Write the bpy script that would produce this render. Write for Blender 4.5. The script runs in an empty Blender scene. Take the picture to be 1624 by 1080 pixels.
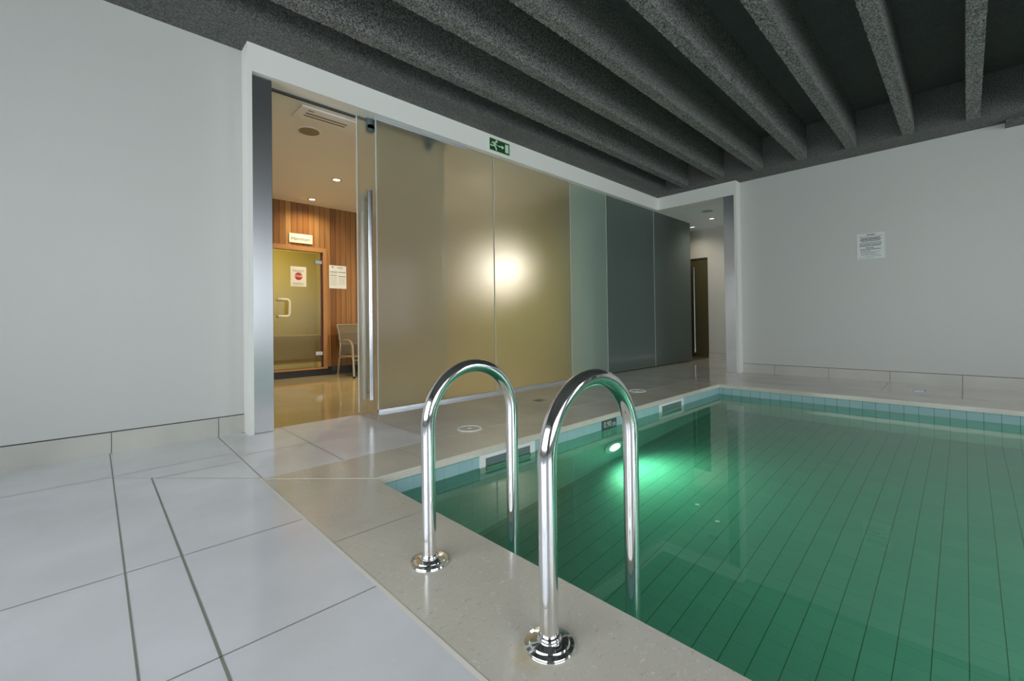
import bpy, bmesh, math, random
from mathutils import Vector, Matrix
random.seed(4)
S = 0.76            # metres per working unit (the camera stands 1 unit above the floor)
scene = bpy.context.scene
col = scene.collection

# ------------------------------------------------------------------ camera
def make_camera():
    y, p, r = 0.8055, 0.0099, -0.0130
    f = Vector((math.cos(y)*math.cos(p), math.sin(y)*math.cos(p), math.sin(p)))
    rt = Vector((math.sin(y), -math.cos(y), 0)); up = rt.cross(f)
    R = math.cos(r)*rt + math.sin(r)*up
    U = -math.sin(r)*rt + math.cos(r)*up
    cd = bpy.data.cameras.new('camera'); co = bpy.data.objects.new('camera', cd); col.objects.link(co)
    m = Matrix(((R.x, U.x, -f.x, 0), (R.y, U.y, -f.y, 0), (R.z, U.z, -f.z, 1.0*S), (0, 0, 0, 1)))
    co.matrix_world = m
    cd.sensor_fit = 'HORIZONTAL'; cd.sensor_width = 36
    cd.lens = 36*692.3/1624
    cd.shift_y = -(540-504.82)/1624
    cd.clip_start = 0.02; cd.clip_end = 100
    scene.camera = co
make_camera()

# ------------------------------------------------------------------ world, exposure, daylight
w = bpy.data.worlds.new('daylight'); scene.world = w; w.use_nodes = True
bg = w.node_tree.nodes['Background']; bg.inputs['Color'].default_value = (.80, .90, 1, 1); bg.inputs['Strength'].default_value = 1.6
vs = scene.view_settings
vs.view_transform = 'Standard'; vs.look = 'None'; vs.gamma = 1; vs.use_curve_mapping = False
vs.exposure = 0.35

def area(name, loc, rot, sx, sy, power, color=(1, 1, 1), spread=180):
    l = bpy.data.lights.new(name, 'AREA'); l.shape = 'RECTANGLE'; l.size = sx*S; l.size_y = sy*S
    l.energy = power; l.color = color; l.spread = math.radians(spread)
    o = bpy.data.objects.new(name, l); o.location = Vector(loc)*S; o.rotation_euler = rot; col.objects.link(o); return o
# daylight entering by the window behind the camera and the long window of the side wall
area('daylight_back', (-3.75, .9, 1.9), (0, -math.pi/2, 0), 2.5, 5.6, 105, (.94, .96, 1))
area('daylight_side', (.35, -4.45, 1.9), (math.pi/2, 0, 0), 4.2, 2.5, 62, (.97, .98, 1))
area('daylight_side', (6.5, -4.45, 1.9), (math.pi/2, 0, 0), 3.7, 2.5, 56, (.97, .98, 1))

# ------------------------------------------------------------------ materials
def newmat(name):
    m = bpy.data.materials.new(name); m.use_nodes = True
    nt = m.node_tree; b = nt.nodes.get('Principled BSDF'); return m, nt, b
def P(name, c, rough=.5, metal=0., spec=.5, emit=None, es=0., bump=0., bscale=60., aniso=0.):
    m, nt, b = newmat(name)
    b.inputs['Base Color'].default_value = (*c, 1); b.inputs['Roughness'].default_value = rough
    b.inputs['Metallic'].default_value = metal; b.inputs['Specular IOR Level'].default_value = spec
    if emit: b.inputs['Emission Color'].default_value = (*emit, 1); b.inputs['Emission Strength'].default_value = es
    if bump:
        N = nt.nodes; L = nt.links
        g = N.new('ShaderNodeNewGeometry'); n = N.new('ShaderNodeTexNoise'); n.inputs['Scale'].default_value = bscale; n.inputs['Detail'].default_value = 3
        bp = N.new('ShaderNodeBump'); bp.inputs['Strength'].default_value = bump; bp.inputs['Distance'].default_value = .01
        L.new(g.outputs['Position'], n.inputs['Vector']); L.new(n.outputs['Fac'], bp.inputs['Height']); L.new(bp.outputs['Normal'], b.inputs['Normal'])
    return m
def ramp(nt, fac, stops):
    r = nt.nodes.new('ShaderNodeValToRGB'); e = r.color_ramp.elements
    while len(e) < len(stops): e.new(.5)
    for i, (p, c) in enumerate(stops): e[i].position = p; e[i].color = (*c, 1)
    nt.links.new(fac, r.inputs['Fac']); return r.outputs['Color']
def noise(nt, vec, scale, detail=3, rough=.5, dist=0.):
    n = nt.nodes.new('ShaderNodeTexNoise'); n.inputs['Scale'].default_value = scale; n.inputs['Detail'].default_value = detail
    n.inputs['Roughness'].default_value = rough; n.inputs['Distortion'].default_value = dist
    nt.links.new(vec, n.inputs['Vector']); return n.outputs['Fac']
def pos(nt, scale=None):
    g = nt.nodes.new('ShaderNodeNewGeometry')
    if not scale: return g.outputs['Position']
    m = nt.nodes.new('ShaderNodeVectorMath'); m.operation = 'MULTIPLY'; m.inputs[1].default_value = scale
    nt.links.new(g.outputs['Position'], m.inputs[0]); return m.outputs[0]
def math_(nt, op, a, b=None, c=None):
    m = nt.nodes.new('ShaderNodeMath'); m.operation = op
    for i, x in enumerate((a, b, c)):
        if x is None: continue
        if isinstance(x, (int, float)): m.inputs[i].default_value = x
        else: nt.links.new(x, m.inputs[i])
    return m.outputs[0]
def mixc(nt, fac, a, b, mode='MIX'):
    m = nt.nodes.new('ShaderNodeMix'); m.data_type = 'RGBA'; m.blend_type = mode
    if isinstance(fac, (int, float)): m.inputs['Factor'].default_value = fac
    else: nt.links.new(fac, m.inputs['Factor'])
    for k, x in (('A', a), ('B', b)):
        s = [i for i in m.inputs if i.name == k and i.type == 'RGBA'][0]
        if isinstance(x, tuple): s.default_value = (*x, 1)
        else: nt.links.new(x, s)
    return [o for o in m.outputs if o.type == 'RGBA'][0]
def bumpn(nt, b, h, strength, dist=.005):
    bp = nt.nodes.new('ShaderNodeBump'); bp.inputs['Strength'].default_value = strength; bp.inputs['Distance'].default_value = dist
    nt.links.new(h, bp.inputs['Height']); nt.links.new(bp.outputs['Normal'], b.inputs['Normal'])

M = {}
M['postmetal'] = P('brushed_post_steel', (.64, .65, .68), .25, 1)
M['wall'] = P('white_paint', (.61, .615, .585), .42, spec=.35, bump=.05, bscale=120)
M['header'] = P('white_gloss_paint', (.86, .86, .81), .5)
M['trimwhite'] = P('white_trim', (.86, .86, .82), .35)
M['lounge_ceiling'] = P('lounge_ceiling_paint', (.90, .86, .82), .6)
M['corridor_ceiling'] = P('corridor_ceiling_paint', (.88, .93, .92), .6)
M['corridor_wall'] = P('corridor_wall_paint', (.60, .59, .52), .5)
M['olive'] = P('wall_with_painted_glow', (.36, .345, .12), .6)  # yellow-green hammam glow put into the wall's base colour
M['servicepale'] = P('pale_green_wall', (.62, .70, .66), .6)
M['servicedark'] = P('slate_wall', (.22, .25, .24), .5)
M['black'] = P('black_plinth', (.015, .013, .011), .35)
M['gap'] = P('shadow_gap', (.06, .065, .065), .8)
M['chrome'] = P('polished_steel', (.90, .90, .91), .09, 1)
M['satin'] = P('satin_steel', (.60, .61, .63), .25, 1)
M['alu'] = P('aluminium_profile', (.66, .70, .74), .38, 1)
M['clamp'] = P('steel_clamp', (.35, .42, .46), .35, 1)
M['plastic'] = P('white_plastic', (.82, .83, .82), .35)
M['cream'] = P('cream_plastic', (.80, .72, .52), .35)
M['dark'] = P('dark_recess', (.02, .03, .035), .6)
M['mouth'] = P('skimmer_shadow', (.13, .19, .18), .6)
M['grille'] = P('speaker_grille', (.30, .26, .17), .7)
M['grille2'] = P('grey_speaker_grille', (.42, .43, .42), .7)
M['slot'] = P('vent_slot', (.08, .065, .04), .7)
M['paper'] = P('paper', (.80, .82, .80), .6)
M['paperwarm'] = P('warm_paper', (.85, .80, .68), .6)
M['ink'] = P('ink', (.10, .12, .11), .7)
M['inkgrey'] = P('grey_ink', (.30, .33, .31), .7)
M['inkred'] = P('red_ink', (.50, .03, .03), .6)
M['signgreen'] = P('sign_green', (.012, .075, .022), .4)
M['signpale'] = P('sign_pale_green', (.62, .80, .60), .5)
M['plate'] = P('cream_sign_plate', (.78, .73, .56), .4)
M['purple'] = P('door_seal', (.10, .03, .05), .4)
M['sling'] = P('taupe_mesh_fabric', (.15, .12, .08), .8, bump=.3, bscale=900)
M['chairframe'] = P('champagne_aluminium', (.62, .60, .52), .3, .8)
M['rubber'] = P('black_rubber', (.02, .02, .02), .7)
M['depthplate'] = P('charcoal_tile', (.075, .10, .10), .3)
M['grout'] = P('grey_grout', (.27, .27, .22), .8)
M['groutlight'] = P('pale_grout', (.84, .81, .72), .7)
M['lamp_warm'] = P('warm_lamp', (1, 1, 1), .5, emit=(1, .86, .62), es=4)
M['lamp_sconce'] = P('sconce_glow', (1, 1, 1), .5, emit=(1, .87, .79), es=17)
M['lamp_cool'] = P('neutral_lamp', (1, 1, 1), .5, emit=(1, .98, .92), es=1.3)
M['lamp_green'] = P('green_pool_lamp', (1, 1, 1), .4, emit=(.35, 1, .62), es=14)

def stone(name, base, dark, light, rough, seed=0., fleck=.5):
    m, nt, b = newmat(name)
    v = pos(nt)
    n1 = noise(nt, v, 2.2, 4); n2 = noise(nt, v, 75, 4, .6, 1.2); n3 = noise(nt, pos(nt, (50, 120, 80)), 1, 4, .65, .8)
    c = ramp(nt, n1, [(.3, tuple(x*.88 for x in base)), (.7, tuple(min(1, x*1.05) for x in base))])
    c = mixc(nt, ramp(nt, n2, [(.60, (0, 0, 0)), (.70, (fleck,)*3)]), c, light)
    c = mixc(nt, ramp(nt, n3, [(.30, (fleck,)*3), (.40, (0, 0, 0))]), c, dark)
    if name == 'cream_marble':      # rusty stain beside one rail base
        d = nt.nodes.new('ShaderNodeVectorMath'); d.operation = 'DISTANCE'; nt.links.new(v, d.inputs[0]); d.inputs[1].default_value = (.945*S, .925*S, 0)
        k = math_(nt, 'ADD', d.outputs['Value'], math_(nt, 'MULTIPLY', math_(nt, 'SUBTRACT', noise(nt, v, 30, 3), .5), .05))
        c = mixc(nt, ramp(nt, k, [(.0, (.55,)*3), (.06, (0, 0, 0))]), c, (.50, .36, .12))
    nt.links.new(c, b.inputs['Base Color'])
    nt.links.new(math_(nt, 'MULTIPLY_ADD', n1, .08, rough-.04), b.inputs['Roughness'])
    bumpn(nt, b, n2, .04, .002)
    return m
M['tile'] = stone('pale_stone_tile', (.79, .80, .825), (.68, .68, .68), (.85, .85, .86), .14, fleck=.25)
M['deck'] = stone('tile_with_beige_reflection', (.63, .60, .54), (.50, .47, .40), (.70, .67, .60), .06, fleck=.4)  # pale tile again; reflections of glass and ceiling put into its beige colour
M['marble'] = stone('cream_marble', (.67, .63, .535), (.46, .41, .31), (.84, .80, .71), .13, fleck=.8)
M['skirting'] = stone('skirting_stone', (.60, .59, .53), (.54, .52, .46), (.64, .63, .58), .35, fleck=.2)
M['loungefloor'] = stone('brown_polished_stone', (.42, .33, .17), (.30, .22, .10), (.56, .46, .28), .05, fleck=.4)

# rough dark plaster of the ceiling
def plaster(name, lo, hi, b0, b1, bs):
    m, nt, b = newmat(name)
    v = pos(nt); n = noise(nt, v, 70, 4, .65); n2 = noise(nt, v, 95, 2, .6); big = noise(nt, v, 5, 3)
    h = math_(nt, 'ADD', math_(nt, 'MULTIPLY', n, 1.0), math_(nt, 'MULTIPLY', n2, .5))
    c = ramp(nt, n2, [(.38, lo), (.64, hi)])
    c = mixc(nt, .3, c, ramp(nt, big, [(.3, b0), (.7, b1)]))
    nt.links.new(c, b.inputs['Base Color'])
    b.inputs['Roughness'].default_value = .62; b.inputs['Specular IOR Level'].default_value = .35
    bumpn(nt, b, h, bs, .03)
    return m
M['plaster'] = plaster('dark_rough_plaster', (.045, .047, .043), (.56, .565, .525), (.12, .125, .12), (.20, .202, .19), 1)
M['plasterslab'] = plaster('dark_fine_plaster', (.075, .079, .078), (.15, .155, .15), (.10, .106, .105), (.15, .153, .148), .6)
M['plasteredge'] = plaster('dark_edge_plaster', (.06, .063, .060), (.27, .275, .26), (.12, .125, .12), (.17, .172, .165), .8)

def wood():
    m, nt, b = newmat('cedar_boards')
    pw = .105*S
    g = pos(nt); sep = nt.nodes.new('ShaderNodeSeparateXYZ'); nt.links.new(g, sep.inputs[0])
    idx = math_(nt, 'FLOOR', math_(nt, 'DIVIDE', sep.outputs['X'], pw))
    fr = math_(nt, 'FRACT', math_(nt, 'DIVIDE', sep.outputs['X'], pw))
    wn = nt.nodes.new('ShaderNodeTexWhiteNoise'); wn.noise_dimensions = '1D'; nt.links.new(idx, wn.inputs['W'])
    c = ramp(nt, wn.outputs['Value'], [(0, (.19, .078, .025)), (.45, (.30, .135, .044)), (.8, (.44, .23, .08)), (1, (.25, .10, .032))])
    comb = nt.nodes.new('ShaderNodeCombineXYZ')
    nt.links.new(math_(nt, 'MULTIPLY_ADD', sep.outputs['X'], 55, math_(nt, 'MULTIPLY', idx, 7.3)), comb.inputs[0])
    nt.links.new(math_(nt, 'MULTIPLY', sep.outputs['Z'], 1.6), comb.inputs[1])
    gr = noise(nt, comb.outputs[0], 1, 4, .6, .6)
    c = mixc(nt, .55, c, ramp(nt, gr, [(.25, (.5, .45, .4)), (.7, (1.3, 1.3, 1.2))]), 'MULTIPLY')
    joint = math_(nt, 'LESS_THAN', fr, .07)
    c = mixc(nt, joint, c, (.035, .014, .005))
    nt.links.new(c, b.inputs['Base Color']); b.inputs['Roughness'].default_value = .42
    bumpn(nt, b, math_(nt, 'SUBTRACT', 1, joint), .6, .004)
    return m
M['wood'] = wood()
M['woodtrim'] = P('cedar_trim', (.46, .22, .075), .4)

def pooltile():
    m, nt, b = newmat('pool_tile')
    T = .1305*S
    g = pos(nt); sep = nt.nodes.new('ShaderNodeSeparateXYZ'); nt.links.new(g, sep.inputs[0])
    gn = nt.nodes.new('ShaderNodeNewGeometry'); sn = nt.nodes.new('ShaderNodeSeparateXYZ'); nt.links.new(gn.outputs['Normal'], sn.inputs[0])
    def line(ax, off, wd):
        t = math_(nt, 'DIVIDE', math_(nt, 'SUBTRACT', sep.outputs[ax], off*S), T)
        fr = math_(nt, 'FRACT', math_(nt, 'ADD', t, 100))
        l = math_(nt, 'LESS_THAN', math_(nt, 'ABSOLUTE', math_(nt, 'SUBTRACT', fr, .5)), .5-wd)
        l = math_(nt, 'SUBTRACT', 1, l)
        face = math_(nt, 'LESS_THAN', math_(nt, 'ABSOLUTE', sn.outputs[ax]), .5)
        return math_(nt, 'MULTIPLY', l, face), math_(nt, 'FLOOR', t)
    lx, ix = line('X', 1.872, .009); ly, iy = line('Y', .0174, .017); lz, iz = line('Z', -.19, .015)
    j = math_(nt, 'MINIMUM', math_(nt, 'ADD', math_(nt, 'ADD', math_(nt, 'MULTIPLY', lx, .55), ly), math_(nt, 'MULTIPLY', lz, .6)), 1)
    cb = nt.nodes.new('ShaderNodeCombineXYZ'); nt.links.new(ix, cb.inputs[0]); nt.links.new(iy, cb.inputs[1]); nt.links.new(iz, cb.inputs[2])
    wn = nt.nodes.new('ShaderNodeTexWhiteNoise'); wn.noise_dimensions = '3D'; nt.links.new(cb.outputs[0], wn.inputs['Vector'])
    c = ramp(nt, wn.outputs['Value'], [(0, (.32, .52, .54)), (1, (.35, .555, .57))])
    c = mixc(nt, j, c, (.13, .19, .12))
    nt.links.new(c, b.inputs['Base Color']); b.inputs['Roughness'].default_value = .4
    return m
M['pooltile'] = pooltile()

def frosted(name, tint, rough, milk, milkcol):
    m, nt, b = newmat(name); N = nt.nodes; L = nt.links
    N.remove(b); out = [n for n in N if n.type == 'OUTPUT_MATERIAL'][0]
    g = N.new('ShaderNodeBsdfRefraction'); g.inputs['Color'].default_value = (*tint, 1); g.inputs['Roughness'].default_value = rough; g.inputs['IOR'].default_value = 1.35
    t = N.new('ShaderNodeBsdfTranslucent'); t.inputs['Color'].default_value = (*milkcol, 1)
    d = N.new('ShaderNodeBsdfDiffuse'); d.inputs['Color'].default_value = (*milkcol, 1)
    td = N.new('ShaderNodeMixShader'); td.inputs[0].default_value = .55; L.new(t.outputs[0], td.inputs[1]); L.new(d.outputs[0], td.inputs[2])
    mx = N.new('ShaderNodeMixShader'); mx.inputs[0].default_value = milk; L.new(g.outputs[0], mx.inputs[1]); L.new(td.outputs[0], mx.inputs[2])
    gl = N.new('ShaderNodeBsdfGlossy'); gl.inputs['Roughness'].default_value = .12
    fr = N.new('ShaderNodeFresnel'); fr.inputs['IOR'].default_value = 1.3
    m2 = N.new('ShaderNodeMixShader'); L.new(math_(nt, 'MULTIPLY', fr.outputs[0], .6), m2.inputs[0]); L.new(mx.outputs[0], m2.inputs[1]); L.new(gl.outputs[0], m2.inputs[2])
    L.new(m2.outputs[0], out.inputs['Surface']); return m
M['frost'] = frosted('frosted_glass', (.93, .95, .92), .55, .14, (.66, .66, .58))
M['frostpale'] = frosted('pale_frosted_glass', (.86, .96, .90), .55, .42, (.62, .72, .66))
M['frostgrey'] = frosted('grey_frosted_glass', (.80, .90, .88), .5, .38, (.35, .41, .38))
def clear(name, tint, gloss=1.0):
    m, nt, b = newmat(name); N = nt.nodes; L = nt.links
    N.remove(b); out = [n for n in N if n.type == 'OUTPUT_MATERIAL'][0]
    t = N.new('ShaderNodeBsdfTransparent'); t.inputs['Color'].default_value = (*tint, 1)
    g = N.new('ShaderNodeBsdfGlossy'); g.inputs['Roughness'].default_value = .02
    f = N.new('ShaderNodeFresnel'); f.inputs['IOR'].default_value = 1.45
    x = N.new('ShaderNodeMixShader'); L.new(math_(nt, 'MULTIPLY', f.outputs[0], gloss), x.inputs[0]); L.new(t.outputs[0], x.inputs[1]); L.new(g.outputs[0], x.inputs[2])
    L.new(x.outputs[0], out.inputs['Surface']); return m
M['pane'] = clear('window_glass', (.97, .98, .98))
M['yellowglass'] = clear('amber_tinted_glass', (.86, .82, .62))
M['brownglass'] = P('bronze_glass', (.085, .075, .035), .12, spec=.7)
M['edge'] = P('glass_edge', (.66, .70, .64), .3)

def water():
    m, nt, b = newmat('pool_water'); N = nt.nodes; L = nt.links
    N.remove(b); out = [n for n in N if n.type == 'OUTPUT_MATERIAL'][0]
    g = N.new('ShaderNodeBsdfGlass'); g.inputs['IOR'].default_value = 1.333; g.inputs['Roughness'].default_value = 0; g.inputs['Color'].default_value = (.50, .93, .62, 1)
    gl = N.new('ShaderNodeBsdfGlossy'); gl.inputs['Roughness'].default_value = 0.0; gl.inputs['Color'].default_value = (1, 1, 1, 1)
    rf = N.new('ShaderNodeBsdfRefraction'); rf.inputs['IOR'].default_value = 1.333; rf.inputs['Roughness'].default_value = 0; rf.inputs['Color'].default_value = (.52, .80, .60, 1)
    f = N.new('ShaderNodeFresnel'); f.inputs['IOR'].default_value = 1.333
    n = noise(nt, pos(nt, (1, 1, 1)), 3.0, 2)
    bp = N.new('ShaderNodeBump'); bp.inputs['Strength'].default_value = .05; bp.inputs['Distance'].default_value = .01; L.new(n, bp.inputs['Height'])
    for x in (gl, rf, f): L.new(bp.outputs['Normal'], x.inputs['Normal'])
    x = N.new('ShaderNodeMixShader'); L.new(f.outputs[0], x.inputs[0]); L.new(rf.outputs[0], x.inputs[1]); L.new(gl.outputs[0], x.inputs[2])
    N.remove(g)
    L.new(x.outputs[0], out.inputs['Surface']); return m
M['water'] = water()

# ------------------------------------------------------------------ mesh helpers (all coordinates in working units)
class MB:
    def __init__(s): s.bm = bmesh.new(); s.mi = 0
    def _new(s, fs):
        for f in fs: f.material_index = s.mi
    def box(s, x0, x1, y0, y1, z0, z1, bev=0.):
        vs_ = [s.bm.verts.new((x, y, z)) for x in (x0, x1) for y in (y0, y1) for z in (z0, z1)]
        fs = [s.bm.faces.new([vs_[i] for i in q]) for q in ((0, 1, 3, 2), (4, 6, 7, 5), (0, 4, 5, 1), (2, 3, 7, 6), (0, 2, 6, 4), (1, 5, 7, 3))]
        s._new(fs)
        if bev:
            es = list({e for f in fs for e in f.edges})
            r = bmesh.ops.bevel(s.bm, geom=es, offset=bev, segments=2, affect='EDGES', profile=.5)
            s._new(r['faces'])
        return s
    def prism(s, pts, z0, z1, axis='Z'):
        # polygon pts extruded along the axis
        def mk(p, t):
            return {'Z': (p[0], p[1], t), 'Y': (p[0], t, p[1]), 'X': (t, p[0], p[1])}[axis]
        a = [s.bm.verts.new(mk(p, z0)) for p in pts]; b = [s.bm.verts.new(mk(p, z1)) for p in pts]
        fs = [s.bm.faces.new(a[::-1]), s.bm.faces.new(b)]
        n = len(pts)
        for i in range(n): fs.append(s.bm.faces.new((a[i], a[(i+1) % n], b[(i+1) % n], b[i])))
        s._new(fs); return s
    def quad(s, *pts):
        s._new([s.bm.faces.new([s.bm.verts.new(p) for p in pts])]); return s
    def strip(s, a, b, wd, z=.0012):
        # a thin grout line on the floor from a to b
        d = (Vector(b)-Vector(a)).normalized(); n = Vector((-d.y, d.x))*wd/2
        a = Vector(a); b = Vector(b)
        return s.quad((a.x-n.x, a.y-n.y, z), (b.x-n.x, b.y-n.y, z), (b.x+n.x, b.y+n.y, z), (a.x+n.x, a.y+n.y, z))
    def tube(s, path, r, seg=20, caps=True):
        rings = []; n = len(path); path = [Vector(p) for p in path]
        rr = r if isinstance(r, (list, tuple)) else [r]*n
        t0 = (path[1]-path[0]).normalized(); ref = Vector((0, 0, 1)) if abs(t0.z) < .9 else Vector((0, 1, 0))
        u = t0.cross(ref).normalized()
        for i, p in enumerate(path):
            t = (path[min(i+1, n-1)]-path[max(i-1, 0)]).normalized()
            u = (u - t*u.dot(t)).normalized(); v = t.cross(u)
            rings.append([s.bm.verts.new(p+(u*math.cos(2*math.pi*k/seg)+v*math.sin(2*math.pi*k/seg))*rr[i]) for k in range(seg)])
        fs = []
        for i in range(n-1):
            for k in range(seg):
                f = s.bm.faces.new((rings[i][k], rings[i][(k+1) % seg], rings[i+1][(k+1) % seg], rings[i+1][k])); f.smooth = True; fs.append(f)
        if caps: fs += [s.bm.faces.new(rings[0][::-1]), s.bm.faces.new(rings[-1])]
        s._new(fs); return s
    def lathe(s, prof, c, axis='Z', seg=40):
        rings = []
        for r, h in prof:
            ring = []
            for k in range(seg):
                a = 2*math.pi*k/seg; x, y = r*math.cos(a), r*math.sin(a)
                o = {'Z': (x, y, h), 'Y': (x, h, y), 'X': (h, x, y)}[axis]
                ring.append(s.bm.verts.new((c[0]+o[0], c[1]+o[1], c[2]+o[2])))
            rings.append(ring)
        fs = []
        for i in range(len(rings)-1):
            for k in range(seg):
                f = s.bm.faces.new((rings[i][k], rings[i][(k+1) % seg], rings[i+1][(k+1) % seg], rings[i+1][k])); f.smooth = True; fs.append(f)
        fs += [s.bm.faces.new(rings[0][::-1]), s.bm.faces.new(rings[-1])]
        s._new(fs); return s
    def build(s, name, mats, parent=None, org=(0, 0, 0), **tags):
        if not isinstance(mats, (list, tuple)): mats = [mats]
        bmesh.ops.recalc_face_normals(s.bm, faces=s.bm.faces[:])
        for e_ in s.bm.edges:
            if len(e_.link_faces) == 2 and e_.calc_face_angle(0) > .6: e_.smooth = False
        me = bpy.data.meshes.new(name)
        o = Vector(org)
        if parent is not None: o = Vector(parent['org'])
        bmesh.ops.transform(s.bm, matrix=Matrix.Scale(S, 4) @ Matrix.Translation(-o), verts=s.bm.verts)
        s.bm.to_mesh(me); s.bm.free()
        for m in mats: me.materials.append(M[m])
        ob = bpy.data.objects.new(name, me); col.objects.link(ob)
        if parent is not None: ob.parent = parent
        else: ob.location = o*S
        ob['org'] = tuple(o)
        for k, v in tags.items(): ob[k] = v
        return ob
def smooth(ob, ang=35):
    for p in ob.data.polygons: p.use_smooth = True
    return ob
def empty(name, org, label, category, group=None):
    o = bpy.data.objects.new(name, None); o.location = Vector(org)*S; o['org'] = tuple(org); col.objects.link(o)
    o['label'] = label; o['category'] = category
    if group: o['group'] = group
    return o
def copy_tree(root, d, label, group=None):
    def cp(o, par):
        c = o.copy(); col.objects.link(c); c.parent = par
        for ch in [x for x in list(col.objects) if x.parent == o]: cp(ch, c)
        return c
    r = cp(root, None); r.location = root.location + Vector(d)*S; r['label'] = label
    if group: r['group'] = group
    return r
STR = dict(kind='structure')
def text_into(mb, s, size, place, depth=.002, bold=False):
    """writes s with the built-in font; place(x, y, t) turns plane coordinates and height above the plate into a point"""
    cu = bpy.data.curves.new('lettering', 'FONT'); cu.body = s; cu.size = size; cu.align_x = 'CENTER'; cu.align_y = 'CENTER'
    cu.resolution_u = 3
    if bold: cu.offset = size*.02
    ob = bpy.data.objects.new('lettering', cu); col.objects.link(ob)
    dg = bpy.context.evaluated_depsgraph_get(); dg.update()
    me = ob.evaluated_get(dg).to_mesh()
    vs_ = [mb.bm.verts.new(place(v.co.x, v.co.y, depth)) for v in me.vertices]
    fs = []
    for p in me.polygons:
        try: fs.append(mb.bm.faces.new([vs_[i] for i in p.vertices]))
        except ValueError: pass
    mb._new(fs)
    col.objects.unlink(ob); bpy.data.objects.remove(ob); bpy.data.curves.remove(cu)

# key planes
YL, YH, YG = 4.746, 4.542, 4.695
ZC, ZH, ZSLAB = 3.623, 3.364, 4.16
XF, XH = 8.944, 8.731
XB, YR = -3.6, -4.2            # back wall, window wall
PX0, PX1, PY0, PY1 = 1.3215, 7.022, -2.7, 2.678
CO = .535                      # coping width
ZW, ZP = -.1475, -1.30         # water level, pool bottom
XE = 11.487                    # end wall of the corridor
XK = 6.2                      # service core
YW = 8.89                      # cedar wall

# ------------------------------------------------------------------ floor
b = MB()
cx0, cx1, cy0, cy1 = PX0-CO, PX1+CO, PY0-CO, PY1+CO
zb = -.06
b.mi = 0
b.box(XB, 1.0, cy1, YL+.25, zb, 0); b.box(XB, cx0, YR, cy1, zb, 0)
b.box(1.0, 2.13, cy1, YG, zb, 0)
b.mi = 1
b.box(2.13, XE+.1, cy1, YG, zb, 0); b.box(cx1, XF+.3, YR, cy1, zb, 0); b.box(cx0, cx1, YR, cy0, zb, 0)
b.mi = 0
# glass side deck near the corner is the same pale tile as the room
b.mi = 2
g1 = .0065
b.mi = 2
b.strip((.082, YR), (.095, YL), .0055); b.strip((.27, YR), (.279, 3.765), .0075)
b.strip((.80, 3.225), (.815, YL), .004)
for y in (2.387, 1.577, .767, -.043, -.85): b.strip((-3.6, y+.02), (.785, y), .0038)
b.strip((-3.6, 3.99), (.085, 3.985), .004)
b.strip((.086, 3.962), (.79, 3.225), .003)
b.strip((.30, 3.735), (.80, 3.735), .004)
b.mi = 3
b.strip((.086, 3.995), (.81, 4.02), .008)
b.mi = 2
for x in (1.333, 2.13, 2.93, 3.73, 4.53, 5.33, 6.13, 6.93, 7.73, 8.53): b.strip((x, cy1), (x-.01, YG), .0045)
b.strip((.81, 3.9), (2.6, 3.83), .004); b.strip((2.6, 3.83), (8.7, 3.83), .003)
for y in (2.43, 1.62, .838, .053, -.74, -1.53): b.strip((cx1, y), (XF, y), .004)
b.strip((8.25, -4), (8.25, 3.0), .003)
b.build('floor', ['tile', 'deck', 'grout', 'groutlight'], **STR)
MB().box(1.0, XE+.1, YG, 11.2, zb, 0).build('floor', ['loungefloor'], **STR)
# pale corner piece of the deck lies flush with the first slabs beside the glass

# pool coping, four mitred lengths
def coping(pts, joints, label):
    b = MB(); b.prism(pts, -.05, 0)
    es = [e for e in b.bm.edges if abs(e.verts[0].co.z) < 1e-6 and abs(e.verts[1].co.z) < 1e-6]
    bmesh.ops.bevel(b.bm, geom=es, offset=.007, segments=2, affect='EDGES')
    for f in b.bm.faces: f.material_index = 0
    b.mi = 1
    for j in joints: b.strip(*j, .0035, z=.0007)
    return b.build('trim_coping', ['marble', 'grout'], **STR)
coping([(cx0, cy1), (PX0, PY1), (PX0, PY0), (cx0, cy0)], [((cx0+.01, y), (PX0-.01, y)) for y in (2.03, -.5)], '')
coping([(cx0, cy1), (cx1, cy1), (PX1, PY1), (PX0, PY1)], [((x, PY1+.01), (x-.004, cy1-.01)) for x in (1.765, 2.57, 3.37, 4.17, 4.97, 5.77, 6.57)], '')
coping([(cx1, cy1), (cx1, cy0), (PX1, PY0), (PX1, PY1)], [((PX1+.01, y), (cx1-.01, y)) for y in (1.9, 1.1, .3, -.5)], '')
coping([(cx1, cy0), (cx0, cy0), (PX0, PY0), (PX1, PY0)], [], '')
MB().strip((cx0-.001, YR), (cx0-.001, cy1), .017, z=.0015).build('trim_pale_joint', 'groutlight', **STR)

# pool shell
t = .012
b = MB(); th = .15
b.box(PX0+t-th, PX0+t, PY0-th, PY1+th, ZP-.1, -.05); b.box(PX1-t*0, PX1+th, PY0-th, PY1+th, ZP-.1, -.05)
b.box(PX0+t, PX1, PY1+t, PY1+t+th, ZP-.1, -.05); b.box(PX0+t, PX1, PY0-th, PY0, ZP-.1, -.05)
b.build('pool_wall', 'pooltile', **STR)
MB().box(PX0, PX1, PY0, PY1+t, ZP-.1, ZP).build('pool_floor', 'pooltile', **STR)
MB().quad((PX0+t, PY0, ZW), (PX1, PY0, ZW), (PX1, PY1+t, ZW), (PX0+t, PY1+t, ZW)).build('water_surface', 'water', kind='structure')

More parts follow.
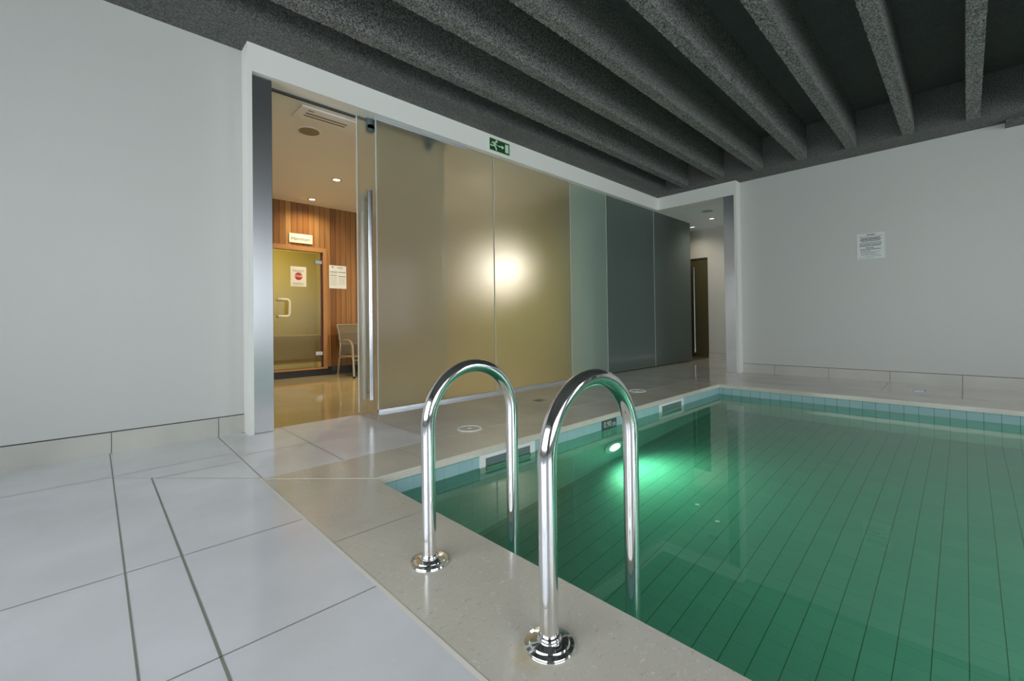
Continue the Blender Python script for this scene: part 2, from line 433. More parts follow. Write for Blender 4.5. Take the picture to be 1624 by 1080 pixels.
# ------------------------------------------------------------------ ceiling
b = MB(); b.box(XB-.2, XE+.2, YR-.2, 5.2, ZSLAB, ZSLAB+.15)
b.build('ceiling', 'plasterslab', **STR)
def soffit(*a): MB().box(*a).build('ceiling_beam', 'plasteredge', **STR)
soffit(8.42, XF+.25, YR-.2, 5.2, ZC, ZSLAB); soffit(XB-.2, XB+.6, YR-.2, 5.2, ZC, ZSLAB)
soffit(XB+.6, 8.42, 4.19, 5.2, ZC, ZSLAB); soffit(XB+.6, 8.42, YR-.2, -3.7, ZC, ZSLAB)
MB().box(8.80, XF, YR, -.405, ZC-.075, ZC).build('ceiling_beam', 'plasteredge', **STR)
def rough_beam(y0, y1, x0, x1):
    """a deep rib; its sprayed plaster skin is really uneven"""
    b = MB(); n = 620; prev = None; rnd = random.uniform
    hs = [0, .02, .04, .065, .1, .15, .22, .32, .43, ZSLAB-ZC]
    base = [(y0, ZC+h) for h in hs[::-1]]+[(y0+(y1-y0)*k/7, ZC) for k in range(1, 7)]+[(y1, ZC+h) for h in hs]
    for i in range(n+1):
        x = x0+(x1-x0)*i/n
        ring = []
        for (y, z) in base:
            a = .0048 if z < ZC+.12 else .003
            ring.append(b.bm.verts.new((x, y+rnd(-a, a), z+(rnd(-a, a) if z < ZSLAB-.01 else 0))))
        if prev:
            for k in range(len(base)-1):
                f = b.bm.faces.new((prev[k], prev[k+1], ring[k+1], ring[k])); f.smooth = True
        else: b.bm.faces.new(ring)
        prev = ring
    b.bm.faces.new(prev[::-1])
    o = b.build('ceiling_beam', 'plaster', **STR)
    return o
for y in (3.785, 3.115, 2.475, 1.828, 1.187, .534, -.10, -.745, -1.39, -2.03, -2.68, -3.32): rough_beam(y-.063, y+.063, XB+.6, 8.42)

# ------------------------------------------------------------------ walls
XR = 1.03
MB().box(XB-.2, XR, YL, YL+.25, 0, ZC).build('wall_left', 'wall', **STR)
for bx_ in ((XR, 1.068, YH, YL+.25, 0, ZC), (1.068, XF+.2, YH, YL+.25, ZH, ZC), (XH, XF+.2, 2.965, YH, ZH, ZC), (XH, XF+.2, 2.965, 3.008, 0, ZH)):
    MB().box(*bx_).build('wall_header', 'header', **STR)
#                            # return beside the post
b = MB(); b.box(XF, XF+.2, YR-.2, 2.965, 0, ZC); b.build('wall_far', 'wall', **STR)
MB().box(1.068, 1.26, YG+.03, YL+.25, 0, ZH).build('wall_jamb', 'corridor_wall', **STR)
# back wall and side wall with their windows
def window_wall(name, axis, c0, c1, a0, a1, w0, w1, z0, z1):
    b = MB()
    def bx(u0, u1, za, zb_):
        if axis == 'X': b.box(c0, c1, u0, u1, za, zb_)
        else: b.box(u0, u1, c0, c1, za, zb_)
    bx(a0, a1, 0, z0); bx(a0, a1, z1, ZC); bx(a0, w0, z0, z1); bx(w1, a1, z0, z1)
    b.build(name, 'wall', **STR)
def window(name, axis, c, w0, w1, z0, z1, n):
    def bx(b, u0, u1, za, zb_, t0, t1):
        if axis == 'X': b.box(c+t0, c+t1, u0, u1, za, zb_)
        else: b.box(u0, u1, c+t0, c+t1, za, zb_)
    b = MB(); e = .07
    bx(b, w0, w1, z0, z0+e, -.03, .03); bx(b, w0, w1, z1-e, z1, -.03, .03)
    for i in range(n+1):
        u = w0+(w1-w0-e)*i/n; bx(b, u, u+e, z0+e, z1-e, -.03, .03)
    f = b.build(name, 'trimwhite', **STR)
    for i in range(n):
        u = w0+(w1-w0-e)*i/n; p = MB(); bx(p, u+e, u+(w1-w0-e)/n, z0+e, z1-e, -.005, .005); p.build('window_pane', 'pane', parent=f)
window_wall('wall_back', 'X', XB-.2, XB, YR-.2, YL+.25, -2.0, 3.8, .6, 3.2)
window('window_1', 'X', XB-.1, -2.0, 3.8, .6, 3.2, 4)
window_wall('wall_right', 'Y', YR-.2, YR, XB, 3.6, -1.8, 2.5, .6, 3.2)
window_wall('wall_right', 'Y', YR-.2, YR, 3.6, XF, 4.6, 8.4, .6, 3.2)  # unseen pier between the windows added so the post mirrors plain wall
window('window_2', 'Y', YR-.1, -1.8, 2.5, .6, 3.2, 3)
window('window_3', 'Y', YR-.1, 4.6, 8.4, .6, 3.2, 3)

# skirting
def skirting(name, runs, joints):
    b = MB(); b.mi = 0
    for r in runs: b.box(*r)
    b.mi = 1
    for j in joints: b.box(*j)
    b.build(name, ['skirting', 'gap'], **STR)
skirting('baseboard_left', [(XB, XR+.0, YL-.012, YL, 0, .165)], [(XB, XR, YL-.003, YL, .165, .1725)]+[(x-.002, x+.002, YL-.0135, YL-.01, 0, .165) for x in (-.7, .105, .825)])
skirting('baseboard_far', [(XF-.012, XF, YR, 2.963, 0, .165)], [(XF-.003, XF, YR, 2.963, .165, .1715)]+[(XF-.0135, XF-.01, y-.002, y+.002, 0, .165) for y in (2.43, 1.6234, .838, .053, -.73)])
skirting('baseboard_end', [(XE-.012, XE, 3.0, 4.62, 0, .15)], [(XE-.003, XE, 3.0, 4.62, .15, .155)])

# ------------------------------------------------------------------ lounge behind the glass, corridor
MB().box(.95, 1.15, YL+.25, 9.1, 0, ZH).build('wall_lounge_side', 'corridor_wall', **STR)
MB().box(.95, XK+.05, YL+.25, 11.2, ZH, ZH+.12).build('ceiling_lounge', 'lounge_ceiling', **STR)
MB().box(XK+.05, XE+.2, YL+.25, 11.2, ZH, ZH+.12).build('ceiling_corridor', 'corridor_ceiling', **STR)
MB().box(XF+.2, XE+.2, 2.75, YL+.25, ZH, ZH+.12).build('ceiling_corridor', 'corridor_ceiling', **STR)
MB().box(XK, XK+.06, 4.98, YW+.1, 0, ZH).build('wall_glow_tint', 'olive', **STR)
MB().box(XK+.06, 6.98, 4.98, 5.06, 0, ZH).build('wall_service', 'servicepale', **STR)
MB().box(6.98, 10.44, 4.98, 5.06, 0, ZH).build('wall_service', 'servicedark', **STR)
MB().box(10.38, 10.44, 5.06, 7.2, 0, ZH).build('wall_service', 'servicedark', **STR)
MB().box(10.44, XE, 7.0, 7.15, 0, ZH).build('wall_corridor', 'woodtrim', **STR)
MB().box(XF+.2, XE, 2.75, 2.9, 0, ZH).build('wall_corridor', 'corridor_wall', **STR)
b = MB(); b.box(XE, XE+.2, 2.75, 4.62, 0, ZH); b.box(XE, XE+.2, 5.9, 7.2, 0, ZH); b.box(XE, XE+.2, 4.62, 5.9, 2.63, ZH)
b.box(XE+.12, XE+.2, 4.62, 5.9, 0, 2.63)
b.build('wall_end', 'corridor_wall', **STR)
# cedar wall with the steam-room door opening
DX0, DX1, DZ0, DZ1 = 2.40, 3.315, .165, 2.445
b = MB(); th = .12
b.box(1.15, DX0, YW, YW+th, .165, ZH); b.box(DX1, XK, YW, YW+th, .165, ZH); b.box(DX0, DX1, YW, YW+th, DZ1, ZH)
b.build('wall_cedar', 'wood', **STR)
MB().box(1.15, XK, YW+.01, YW+th, 0, .165).build('baseboard_black', 'black', **STR)
# steam room
b = MB(); b.box(1.6, 4.0, 11.0, 11.15, 0, 2.9); b.box(1.5, 1.65, YW+th, 11.15, 0, 2.9); b.box(3.95, 4.1, YW+th, 11.15, 0, 2.9)
b.box(1.5, 4.1, YW+th, 11.15, 2.9, 3.0)
M['steam'] = P('ochre_tile', (.55, .50, .22), .5)
M['steamdark'] = P('brown_tile', (.48, .40, .17), .5)
b.build('wall_steam_room', 'steam', **STR)
MB().box(1.65, 3.95, YW+th, 11.0, .0, .16).build('floor_steam_room', 'steam', **STR)
MB().box(1.66, 3.94, 10.3, 10.99, .16, .78, .02).build('steam_room_bench', 'steamdark', org=(2.8, 10.6, .16), label='brown tiled bench inside the steam room, behind the amber glass door', category='bench')
# door
d = empty('door_2', ((DX0+DX1)/2, YW, DZ0), 'amber glass steam room door in a cedar frame', 'door'); d['kind'] = 'structure'; del d['label']; del d['category']
b = MB()
b.box(DX0-.055, DX0, YW-.02, YW+.0, DZ0, DZ1+.085); b.box(DX1, DX1+.075, YW-.02, YW+.0, DZ0, DZ1+.085); b.box(DX0, DX1, YW-.02, YW, DZ1, DZ1+.085)
b.box(DX0-.055, DX1+.075, YW-.03, YW+.05, DZ0-.03, DZ0)
b.build('door_frame', 'woodtrim', parent=d)
MB().box(DX1-.03, DX1-.001, YW+.02, YW+.06, DZ0, DZ1).build('door_seal', 'purple', parent=d)
MB().box(DX0+.001, DX1-.04, YW+.012, YW+.02, DZ0+.004, DZ1-.03).build('glass_panel', 'yellowglass', parent=d)
for z in (2.25, .44):
    MB().box(DX1-.15, DX1-.012, YW-.008, YW+.03, z-.04, z+.04, .006).build('hinge', 'satin', parent=d)
b = MB(); hz0, hz1, hx = 1.17, 1.485, 2.665
pth = [(2.49, YW+.012, hz1), (2.49, YW-.07, hz1)] 
b.tube([(2.50, YW+.012, hz1), (2.50, YW-.05, hz1), (2.53, YW-.075, hz1), (2.62, YW-.08, hz1), (2.65, YW-.08, hz1-.012), (2.665, YW-.08, hz1-.05), (2.665, YW-.08, hz0+.05), (2.65, YW-.08, hz0+.012), (2.62, YW-.08, hz0), (2.53, YW-.075, hz0), (2.50, YW-.05, hz0), (2.50, YW+.012, hz0)], .028, 14)
b.build('door_handle', 'cream', parent=d)

# ------------------------------------------------------------------ glass partition
def glass(name, x0, x1, y, z0, z1, mat, label, group='fixed frosted glass panels of the partition', channel=True):
    e = empty(name, ((x0+x1)/2, y, 0), label, 'glass panel', group)
    MB().box(x0+.003, x1-.003, y-.008, y+.008, z0, z1).build('frosted_pane', mat, parent=e)
    MB().box(x0, x0+.007, y-.009, y+.009, z0, z1).build('pane_edge', 'edge', parent=e)
    if channel: MB().box(x0, x1, y-.02, y+.02, 0, .03).build('floor_channel', 'alu', parent=e)
    return e
glass('glass_partition_panel', 2.335, 4.12, YG-.05, .03, ZH, 'frost', 'wide frosted glass panel overlapping the sliding door, warm beige glow')
glass('glass_partition_panel', 4.123, 5.85, YG-.05, .03, ZH, 'frost', 'frosted glass panel with the olive tint, below and beyond the exit sign')
glass('glass_partition_panel', 5.853, 6.92, YG-.05, .03, ZH, 'frostpale', 'narrow pale green-grey frosted panel between the olive and slate panels', channel=False)
glass('glass_partition_panel', 6.925, 8.71, YG-.05, .03, ZH, 'frostgrey', 'slate grey frosted panel beside the narrow pale one', channel=False)
glass('glass_partition_panel', 8.715, 10.51, YG-.05, .03, ZH, 'frostgrey', 'last slate grey frosted panel, ending at the corridor', channel=False)
# sliding door behind the first fixed panel
sd = empty('sliding_glass_door', (2.73, YG+.03, 0), 'frosted sliding glass door standing half open, with a long vertical steel bar handle', 'sliding door')
SDY = YG+.03
MB().box(2.15, 3.32, SDY-.008, SDY+.008, .02, ZH-.01).build('frosted_pane', 'frost', parent=sd)
MB().box(3.313, 3.322, SDY-.009, SDY+.009, .02, ZH-.01).build('pane_edge', 'edge', parent=sd)
MB().box(2.143, 2.15, SDY-.0085, SDY+.0085, .02, ZH-.01).build('pane_edge', 'edge', parent=sd)
hb = MB(); hy = SDY-.085; hx = 2.255
hb.tube([(hx, hy, .155), (hx, hy, 2.51)], .031, 20); hb.tube([(hx, hy, 2.42), (hx, SDY-.008, 2.42)], .016, 12); hb.tube([(hx, hy, .23), (hx, SDY-.008, .23)], .016, 12)
hb.build('bar_handle', 'satin', parent=sd)
hb = MB(); hy2 = SDY+.085
hb.tube([(hx, hy2, .155), (hx, hy2, 2.51)], .031, 16); hb.tube([(hx, hy2, 2.42), (hx, SDY+.008, 2.42)], .016, 12); hb.tube([(hx, hy2, .23), (hx, SDY+.008, .23)], .016, 12)
hb.build('bar_handle', 'satin', parent=sd)
for x in (2.31, 3.08):
    b = MB(); b.tube([(x, SDY-.03, ZH-.115), (x, SDY+.025, ZH-.115)], .05, 20); b.box(x-.05, x+.05, SDY-.03, SDY+.025, ZH-.115, ZH-.005)
    b.build('roller_carriage', 'clamp', parent=sd)
b = MB(); b.box(2.30, 3.62, YG-.085, YG-.06, ZH-.035, ZH+.0, .004)
b.build('door_track', 'alu', org=(2.9, YG-.07, ZH), label='slim aluminium track fixed under the white header above the sliding door', category='door track')
b = MB(); b.box(1.245, 3.4, YG+.05, YG+.08, ZH-.02, ZH); b.build('trim_track', 'gap', **STR)

# steel clad posts
MB().box(1.070, 1.243, 4.575, 4.70, 0, ZH-.0, .004).build('steel_post', 'postmetal', org=(1.15, 4.63, 0), label='broad brushed steel post at the open doorway, against the long white wall', category='post')
MB().box(XH+.012, XF+.1, 3.012, 3.203, 0, ZH, .004).build('steel_post', 'postmetal', org=(8.8, 3.1, 0), label='brushed steel post at the corridor opening, beside the far white wall', category='post')

# corridor end door
d = empty('door_3', (5.26, 0, 0), '', ''); d['kind'] = 'structure'; del d['label']; del d['category']; d['org'] = (XE, 5.26, 0); d.location = Vector((XE, 5.26, 0))*S
MB().box(XE-.0+.02, XE+.05, 4.625, 5.895, .05, 2.60).build('glass_panel', 'brownglass', parent=d)
b = MB(); b.box(XE+.0, XE+.06, 4.62, 5.9, 2.60, 2.63); b.box(XE+.0, XE+.06, 4.62, 5.9, 0, .05); b.build('door_frame', 'satin', parent=d)
b = MB(); b.tube([(XE-.07, 4.955, .16), (XE-.07, 4.955, 2.40)], .03, 14); b.tube([(XE-.07, 4.955, .26), (XE+.03, 4.955, .26)], .015, 10); b.tube([(XE-.07, 4.955, 2.3), (XE+.03, 4.955, 2.3)], .015, 10)
b.build('door_handle', 'satin', parent=d)

# ------------------------------------------------------------------ pool handrails
def handrail(y, label):
    e = empty('pool_handrail', (1.017, y, 0), label, 'handrail', 'chrome grab rails at the pool edge')
    x0, x1, zc = 1.017, 1.505, .562; r = (x1-x0)/2; xm = (x0+x1)/2
    path = [(x0, y, .0), (x0, y, .2), (x0, y, .4), (x0, y, zc-.02)]
    n = 28
    for i in range(n+1):
        a = math.pi-math.pi*i/n; path.append((xm+r*math.cos(a), y, zc+r*math.sin(a)))
    path += [(x1, y, .3), (x1, y, 0), (x1, y, -.4), (x1, y, -.75), (x1-.02, y, -.82), (x1-.07, y, -.86), (PX0+.013, y, -.87)]
    MB().tube(path, .0292, 32).build('rail_tube', 'chrome', parent=e)
    MB().lathe([(.080, .0), (.080, .004), (.077, .009), (.064, .011), (.062, .013), (.060, .017), (.042, .020), (.037, .022), (.0355, .032), (.033, .035), (.0295, .035)], (x0, y, 0), seg=48).build('base_flange', 'chrome', parent=e)
    MB().lathe([(.060, PX0+.0125-x1), (.060, PX0+.02-x1), (.035, PX0+.035-x1), (.0295, PX0+.035-x1)], (x1, y, -.87), axis='X', seg=32).build('wall_flange', 'chrome', parent=e)
handrail(.911, 'arched chrome pool handrail closer to the camera, its round base low in the picture')
handrail(1.578, 'arched chrome pool handrail closer to the glass partition')

# ------------------------------------------------------------------ pool fittings
YT = PY1+t      # tiled face under the coping on the glass side
def skimmer(x0, x1, label):
    e = empty('pool_skimmer', ((x0+x1)/2, YT, -.14), label, 'skimmer', 'white skimmer mouths in the pool wall')
    y0 = YT-.014; b = MB(); fr = .058
    z1, z0 = -.052, -.285
    b.box(x0, x1, y0, YT+.001, z1-.030, z1, .003); b.box(x0, x1, y0, YT+.001, z0, z0+.04, .003); b.box(x0, x0+fr, y0, YT+.001, z0+.04, z1-.03, .003); b.box(x1-fr, x1, y0, YT+.001, z0+.04, z1-.03, .003)
    b.build('skimmer_frame', 'plastic', parent=e)
    MB().box(x0+fr, x1-fr, YT-.004, YT+.0005, z0+.04, z1-.03).build('skimmer_mouth', 'mouth', parent=e)
    MB().box(x0+fr+.01, x1-fr-.01, YT-.010, YT-.005, z0+.05, ZW-.02).build('weir_flap', 'plastic', parent=e)
skimmer(2.203, 2.837, 'white skimmer mouth seen just behind the handrail closer to the glass')
skimmer(5.119, 5.786, 'white skimmer mouth beyond the pool lamp, towards the far pool corner')
e = empty('depth_marker', (4.012, YT, -.1), 'charcoal depth marker tile with pale figures on the pool wall above the lamp', 'depth marker')
MB().box(3.875, 4.15, YT-.006, YT, -.175, -.054).build('marker_tile', 'depthplate', parent=e)
for tx, ox in (('0.90', -.034), ('m', .088)):
    b = MB(); text_into(b, tx, .085, lambda x, y, t_: (4.012+ox+x*.98, YT-.0065-t_, (-.104 if tx != 'm' else -.112)+y)); b.build('depth_lettering', 'signpale', parent=e)
# underwater lamps: one in view, two unseen ones added to brighten the pool floor
HC = (.74, 1, .86)
def pool_lamp(c, axis, sgn, label, power, colr=(.40, 1, .62)):
    e = empty('pool_lamp', c, label, 'underwater lamp', None)
    o = {'Y': (0, sgn, 0), 'X': (sgn, 0, 0)}[axis]
    MB().lathe([(.17, 0), (.17, sgn*.012), (.15, sgn*.022), (.10, sgn*.022)], c, axis=axis).build('lamp_ring', 'plastic', parent=e)
    MB().lathe([(.098, sgn*.0225), (.09, sgn*.03), (.06, sgn*.04), (.01, sgn*.044)], c, axis=axis).build('lamp_lens', 'lamp_green', parent=e)
    l = bpy.data.lights.new('pool_lamp_light', 'SPOT'); l.energy = power; l.color = colr; l.specular_factor = 0; l.spot_size = math.radians(150); l.spot_blend = .9; l.shadow_soft_size = .06
    lo = bpy.data.objects.new('pool_lamp_light', l); lo.parent = e; lo.location = Vector(o)*.06
    lo.rotation_euler = Vector((o[0], o[1], -.38)).to_track_quat('-Z', 'Y').to_euler(); col.objects.link(lo)
ZLAMP = -.90
pool_lamp((4.09, YT, ZLAMP), 'Y', -1, 'glowing green underwater lamp in the pool wall below the depth marker', 26)
pool_lamp((PX0+t, -1.2, -.55), 'X', 1, 'added underwater lamp beneath the near coping, unseen, brightening the pool floor', 27, HC)
pool_lamp((4.13, PY0, -.55), 'Y', 1, 'added underwater lamp on the window side, unseen, brightening the pool floor', 42, HC)

# fittings in the deck
def inlet(x, y, label):
    e = empty('deck_inlet_cover', (x, y, 0), label, 'floor cover', 'round covers in the deck beside the pool')
    MB().lathe([(.118, .0005), (.118, .006), (.105, .009), (.098, .006), (.096, .0005)], (x, y, 0)).build('cover_ring', 'plastic', parent=e)
    MB().lathe([(.0955, .0005), (.0955, .004), (.02, .005)], (x, y, 0)).build('cover_plate', 'deck', parent=e)
    MB().lathe([(.019, .004), (.019, .007), (.008, .009)], (x, y, 0)).build('cover_screw', 'plastic', parent=e)
inlet(2.57, 3.275, 'round pale cover set in the deck, seen through the arch nearer the glass')
inlet(5.61, 3.275, 'round pale cover set in the deck just beyond the top of the closer handrail')
def drain(x, y, label):
    e = empty('floor_drain', (x, y, 0), label, 'drain', 'small square grates in the pool deck')
    h = .06
    b = MB()
    for k in range(5): u = -h+.012+k*(2*h-.024)/4; b.box(x+u-.006, x+u+.006, y-h+.01, y+h-.01, .001, .004)
    b.box(x-h, x+h, y-h, y-h+.01, .001, .005); b.box(x-h, x+h, y+h-.01, y+h, .001, .005); b.box(x-h, x-h+.008, y-h, y+h, .001, .005); b.box(x+h-.008, x+h, y-h, y+h, .001, .005)
    b.build('drain_grate', 'clamp', parent=e)
    MB().box(x-h, x+h, y-h, y+h, 0, .001).build('drain_well', 'dark', parent=e)
drain(4.12, 3.805, 'small square drain grate between the two handrail arches, near the glass')
drain(8.166, .465, 'small square drain grate in the far deck below the wall notice')

# ------------------------------------------------------------------ signs and papers
e = empty('exit_sign', (4.153, YH, 3.488), 'green running man exit sign with an arrow, on the white header', 'exit sign')
X0, X1, Z0, Z1 = 3.955, 4.352, 3.398, 3.578
MB().box(X0, X1, YH-.012, YH, Z0, Z1).build('sign_board', 'signpale', parent=e)
MB().box(X0+.012, X1-.012, YH-.0135, YH-.0118, Z0+.009, Z1-.009).build('green_field', 'signgreen', parent=e)
b = MB()
def sp(u, v): return (X0+.012+u*(X1-X0-.024), Z0+.009+v*(Z1-Z0-.018))
def poly(pts): b.prism([sp(*p) for p in pts], YH-.0155, YH-.0136, axis='Y')
poly([(.78, .14), (.95, .14), (.95, .86), (.78, .86)])
poly([(.42, .45), (.60, .45), (.60, .32), (.73, .50), (.60, .68), (.60, .55), (.42, .55)])
poly([(.335+.055*math.cos(a*math.pi/6), .84+.11*math.sin(a*math.pi/6)) for a in range(12)])
poly([(.20, .74), (.30, .76), (.31, .62), (.26, .44), (.17, .42), (.18, .55)])
poly([(.20, .74), (.12, .72), (.09, .56), (.13, .55), (.15, .64), (.20, .66)])
poly([(.29, .70), (.33, .56), (.39, .52), (.38, .47), (.31, .50), (.27, .58)])
poly([(.17, .42), (.26, .46), (.15, .33), (.02, .34), (.02, .44), (.12, .44)])
poly([(.18, .44), (.27, .46), (.33, .30), (.36, .08), (.30, .08), (.27, .27)])
b.build('pictogram', 'signpale', parent=e)

e = empty('wall_notice', (XF, 1.04, 2.15), 'single white printed notice on the far white wall beyond the pool', 'notice')
MB().box(XF-.004, XF-.0005, .868, 1.213, 1.945, 2.352).build('notice_sheet', 'paper', parent=e)
b = MB()
def lines(b, rows, place, seed):
    rnd = random.Random(seed)
    for (v, u0, u1, h) in rows:
        u = u0
        while u < u1:
            wd = min(rnd.uniform(.025, .09), u1-u); place(b, u, u+wd, v, v+h); u += wd+.012
def pl(b, u0, u1, v0, v1): b.box(XF-.0055, XF-.0042, 1.213-.345*u1, 1.213-.345*u0, 1.945+.407*v0, 1.945+.407*v1)
lines(b, [(.925, .36, .66, .035), (.87, .05, .95, .012), (.80, .15, .85, .03), (.745, .12, .88, .035), (.69, .15, .86, .03), (.62, .12, .88, .02), (.56, .10, .90, .025),
          (.50, .10, .88, .03), (.42, .32, .62, .03), (.36, .12, .86, .028)], pl, 3)
b.build('printed_text', 'ink', parent=e)
b = MB(); lines(b, [(.30, .14, .50, .025), (.25, .14, .84, .02), (.20, .14, .70, .02), (.15, .15, .80, .018), (.09, .3, .88, .016), (.035, .05, .6, .014)], pl, 5)
b.build('printed_text', 'inkgrey', parent=e)

e = empty('room_sign', (2.903, YW, 2.67), 'cream nameplate with dark lettering over the steam room door', 'sign')
MB().box(2.69, 3.117, YW-.018, YW-.001, 2.585, 2.762, .003).build('sign_plate', 'plate', parent=e)
b = MB(); text_into(b, 'Hammam', .094, lambda x, y, t_: (2.903+x*.98, YW-.0185-t_, 2.665+y)); b.build('sign_lettering', 'ink', parent=e)

e = empty('stop_notice', (2.862, YW, 1.94), 'white notice with a red stop octagon, stuck on the amber glass door', 'notice')
yn = YW+.0115
MB().box(2.717, 3.004, yn-.003, yn, 1.75, 2.133).build('notice_sheet', 'paperwarm', parent=e)
MB().prism([(2.862+.074*math.cos(math.pi*(k+.5)/4), 1.945+.074*math.sin(math.pi*(k+.5)/4)) for k in range(8)], yn-.0048, yn-.0031, axis='Y').build('stop_octagon', 'inkred', parent=e)
b = MB(); text_into(b, 'STOP', .056, lambda x, y, t_: (2.862+x, yn-.005-t_, 1.945+y), bold=True); b.build('stop_lettering', 'paperwarm', parent=e)
b = MB()
def pl2(b, u0, u1, v0, v1): b.box(2.717+.287*u0, 2.717+.287*u1, yn-.0042, yn-.0031, 1.75+.383*v0, 1.75+.383*v1)
lines(b, [(.80, .10, .85, .022), (.75, .12, .82, .018), (.70, .30, .72, .022), (.17, .15, .8, .016), (.13, .15, .84, .016), (.08, .17, .8, .016)], pl2, 8); b.build('printed_text', 'inkgrey', parent=e)

e = empty('timetable_notice', (3.615, YW, 1.98), 'white printed sheet with dark bars, pinned on the cedar wall beside the door', 'notice')
MB().box(3.441, 3.790, YW-.005, YW-.001, 1.742, 2.21).build('notice_sheet', 'paper', parent=e)
b = MB()
def pl3(b, u0, u1, v0, v1): b.box(3.441+.349*u0, 3.441+.349*u1, YW-.0065, YW-.0052, 1.742+.468*v0, 1.742+.468*v1)
for q in ((.04, .47, .70, .725), (.53, .96, .70, .725), (.04, .46, .56, .582), (.53, .96, .52, .545)): pl3(b, *q)
lines(b, [(.90, .14, .26, .04), (.91, .45, .82, .018), (.87, .55, .75, .014)], pl3, 2); b.build('printed_text', 'ink', parent=e)
b = MB(); lines(b, [(.65-.0*k, .05, .45, .010) for k in range(1)]+[(.50-.045*k, .06, .44, .010) for k in range(9)]+[(.46-.045*k, .55, .92, .010) for k in range(7)], pl3, 6); b.build('printed_text', 'inkgrey', parent=e)

# ------------------------------------------------------------------ ceiling fittings
e = empty('air_vent', (1.93, 5.0, ZH), 'white ceiling air vent with two dark slots, inside the open doorway', 'air vent')
MB().box(1.615, 2.30, 4.87, 5.20, ZH-.022, ZH, .008).build('vent_panel', 'lounge_ceiling', parent=e)
b = MB()
for y in (5.007, 5.071): b.box(1.70, 2.16, y-.010, y+.010, ZH-.024, ZH-.0215)
b.build('vent_slot', 'slot', parent=e)
MB().box(1.70, 1.76, 4.925, 4.938, ZH-.024, ZH-.0215).build('indicator_light', 'slot', parent=e)
def speaker(x, y, r, m, label):
    e = empty('ceiling_speaker', (x, y, ZH), label, 'speaker', 'round ceiling loudspeakers')
    MB().lathe([(r+.012, 0), (r+.012, -.006), (r, -.010)], (x, y, ZH)).build('speaker_rim', 'lounge_ceiling' if m == 'grille' else 'plastic', parent=e)
    MB().lathe([(r-.002, -.004), (r-.002, -.0115), (.01, -.013)], (x, y, ZH)).build('speaker_grille', m, parent=e)
speaker(1.905, 5.50, .118, 'grille', 'round brown ceiling loudspeaker beside the vent in the lounge')
speaker(9.58, 3.84, .118, 'grille2', 'round grey ceiling loudspeaker in the corridor ceiling')
def downlight(x, y, m, label, power, color, spread=115):
    e = empty('recessed_downlight', (x, y, ZH), label, 'ceiling light', 'small recessed downlights')
    MB().lathe([(.075, 0), (.075, -.005), (.062, -.009), (.055, -.004)], (x, y, ZH), seg=28).build('light_rim', 'satin', parent=e)
    MB().lathe([(.053, -.003), (.053, -.0055), (.01, -.006)], (x, y, ZH), seg=28).build('light_lens', m, parent=e)
    l = bpy.data.lights.new('downlight', 'SPOT'); l.energy = power; l.color = color; l.specular_factor = .15; l.spot_size = math.radians(spread+40); l.spot_blend = 1; l.shadow_soft_size = .04
    lo = bpy.data.objects.new('downlight', l); lo.parent = e; lo.location = (0, 0, -.02); lo.visible_glossy = False; lo.visible_transmission = False; col.objects.link(lo)
WARM = (1, .87, .66)
downlight(2.87, 7.066, 'lamp_warm', 'lit downlight in the lounge ceiling, the one closer to the doorway', 60, WARM)
downlight(2.975, 8.47, 'lamp_warm', 'lit downlight in the lounge ceiling, the one close to the cedar wall', 40, WARM)
downlight(4.55, 7.0, 'lamp_warm', 'added downlight, unseen, lighting the lounge behind the beige frosted panel', 120, WARM)  # added lamp, not in view, to brighten the beige glass from behind
downlight(4.55, 5.5, 'lamp_warm', 'added downlight, unseen, lighting the lounge behind the olive frosted panel', 45, WARM)  # added lamp, not in view, to brighten the olive glass from behind
downlight(10.40, 4.07, 'lamp_cool', 'lit downlight in the corridor ceiling beyond the grey loudspeaker', 26, (1, .95, .86))
downlight(10.965, 4.775, 'lamp_cool', 'lit downlight in the corridor ceiling right above the bronze door', 10, (1, .90, .76))
# bright lamp on the glow-tinted wall, seen only as a glow through the frosted glass
e = empty('wall_lamp', (XK, 6.667, 2.077), 'round lit wall lamp glowing through the frosted glass panels', 'wall lamp')
MB().lathe([(.21, 0), (.21, -.03), (.19, -.04)], (XK, 6.667, 2.077), axis='X').build('lamp_base', 'satin', parent=e)
MB().lathe([(.20, -.04), (.195, -.09), (.14, -.15), (.02, -.175)], (XK, 6.667, 2.077), axis='X').build('lamp_globe', 'lamp_sconce', parent=e)
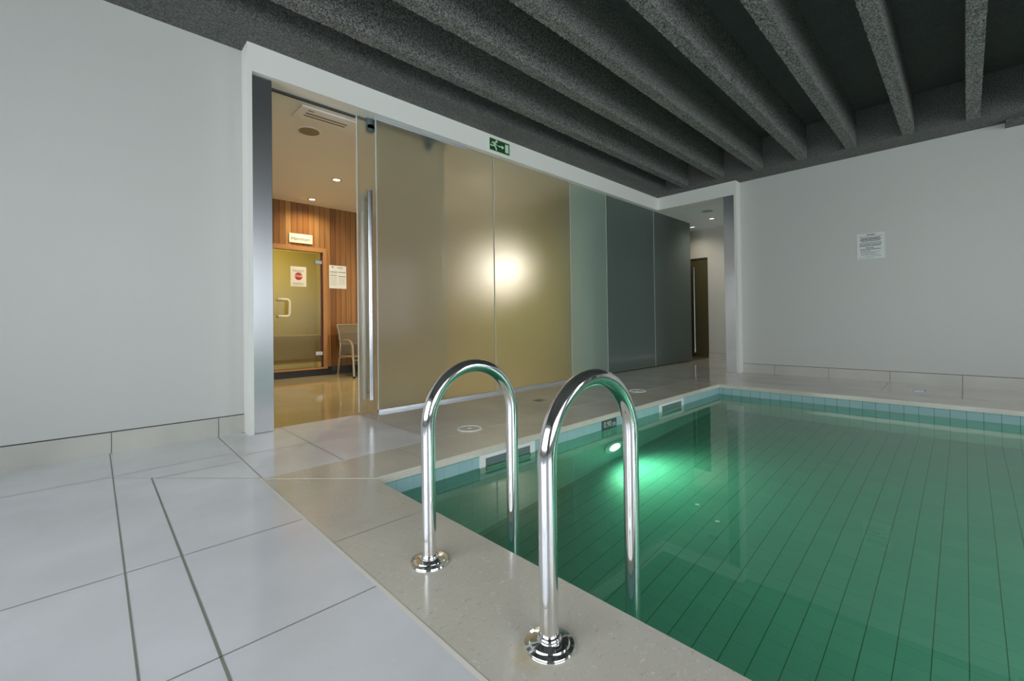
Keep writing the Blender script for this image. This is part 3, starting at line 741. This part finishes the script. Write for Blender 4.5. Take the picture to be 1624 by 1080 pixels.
# steam room lamp
e = empty('steam_room_lamp', (2.9, 10.0, 2.9), 'round lamp in the steam room ceiling', 'ceiling light')
MB().lathe([(.12, 0), (.12, -.02), (.02, -.03)], (2.9, 10.0, 2.9)).build('lamp_disc', 'lamp_warm', parent=e)
l = bpy.data.lights.new('steam_light', 'POINT'); l.energy = 16; l.color = (1, .88, .58); l.shadow_soft_size = .08
lo = bpy.data.objects.new('steam_light', l); lo.parent = e; lo.location = (0, 0, -.5); lo.visible_glossy = False; col.objects.link(lo)

# ------------------------------------------------------------------ armchair by the cedar wall
e = empty('armchair', (3.87, 8.3, 0), 'metal framed armchair with taupe sling, half hidden by the sliding glass door', 'chair')
x0, x1 = 3.515, 4.23; r = .017
b = MB()
for x in (x0, x1):
    b.tube([(x, 8.68, 0), (x, 8.58, .40), (x, 8.55, .60), (x, 8.62, .86), (x, 8.72, 1.0)], r, 10)
b.tube([(x0, 8.72, 1.0), (x1, 8.72, 1.0)], r, 10)
b.build('back_frame', 'chairframe', parent=e)
for x in (x0, x1):
    MB().tube([(x, 7.93, .01), (x, 7.97, .35), (x, 8.0, .60), (x, 8.05, .66), (x, 8.15, .695), (x, 8.35, .70), (x, 8.55, .68)], [.022, .022, .022, .024, .024, .02, .016], 12).build('armrest_leg', 'chairframe', parent=e)
    MB().lathe([(.026, 0), (.026, .03), (.02, .034)], (x, 7.93, 0), seg=14).build('foot_cap', 'rubber', parent=e)
b = MB()
for x in (x0, x1): b.tube([(x, 7.97, .40), (x, 8.58, .40)], .014, 10)
b.tube([(x0, 7.99, .40), (x1, 7.99, .40)], .014, 10); b.tube([(x0, 8.56, .36), (x1, 8.56, .36)], .014, 10)
b.tube([(x0, 7.97, .33), (x1, 7.97, .33)], .012, 10)
b.build('seat_frame', 'chairframe', parent=e)
b = MB()
pr = [(7.99, .415), (8.25, .40), (8.52, .395)]
for i in range(2):
    (a0, h0), (a1, h1) = pr[i], pr[i+1]; b.prism([(a0, h0), (a1, h1), (a1, h1-.012), (a0, h0-.012)], x0+.02, x1-.02, axis='X')
b.build('sling_seat', 'sling', parent=e)
b = MB()
pr = [(8.56, .42), (8.545, .60), (8.61, .84), (8.70, .975)]
for i in range(3):
    (a0, h0), (a1, h1) = pr[i], pr[i+1]; b.prism([(a0, h0), (a1, h1), (a1+.012, h1), (a0+.012, h0)], x0+.02, x1-.02, axis='X')
b.build('sling_back', 'sling', parent=e)

for o in col.objects:
    if 'org' in o.keys(): del o['org']
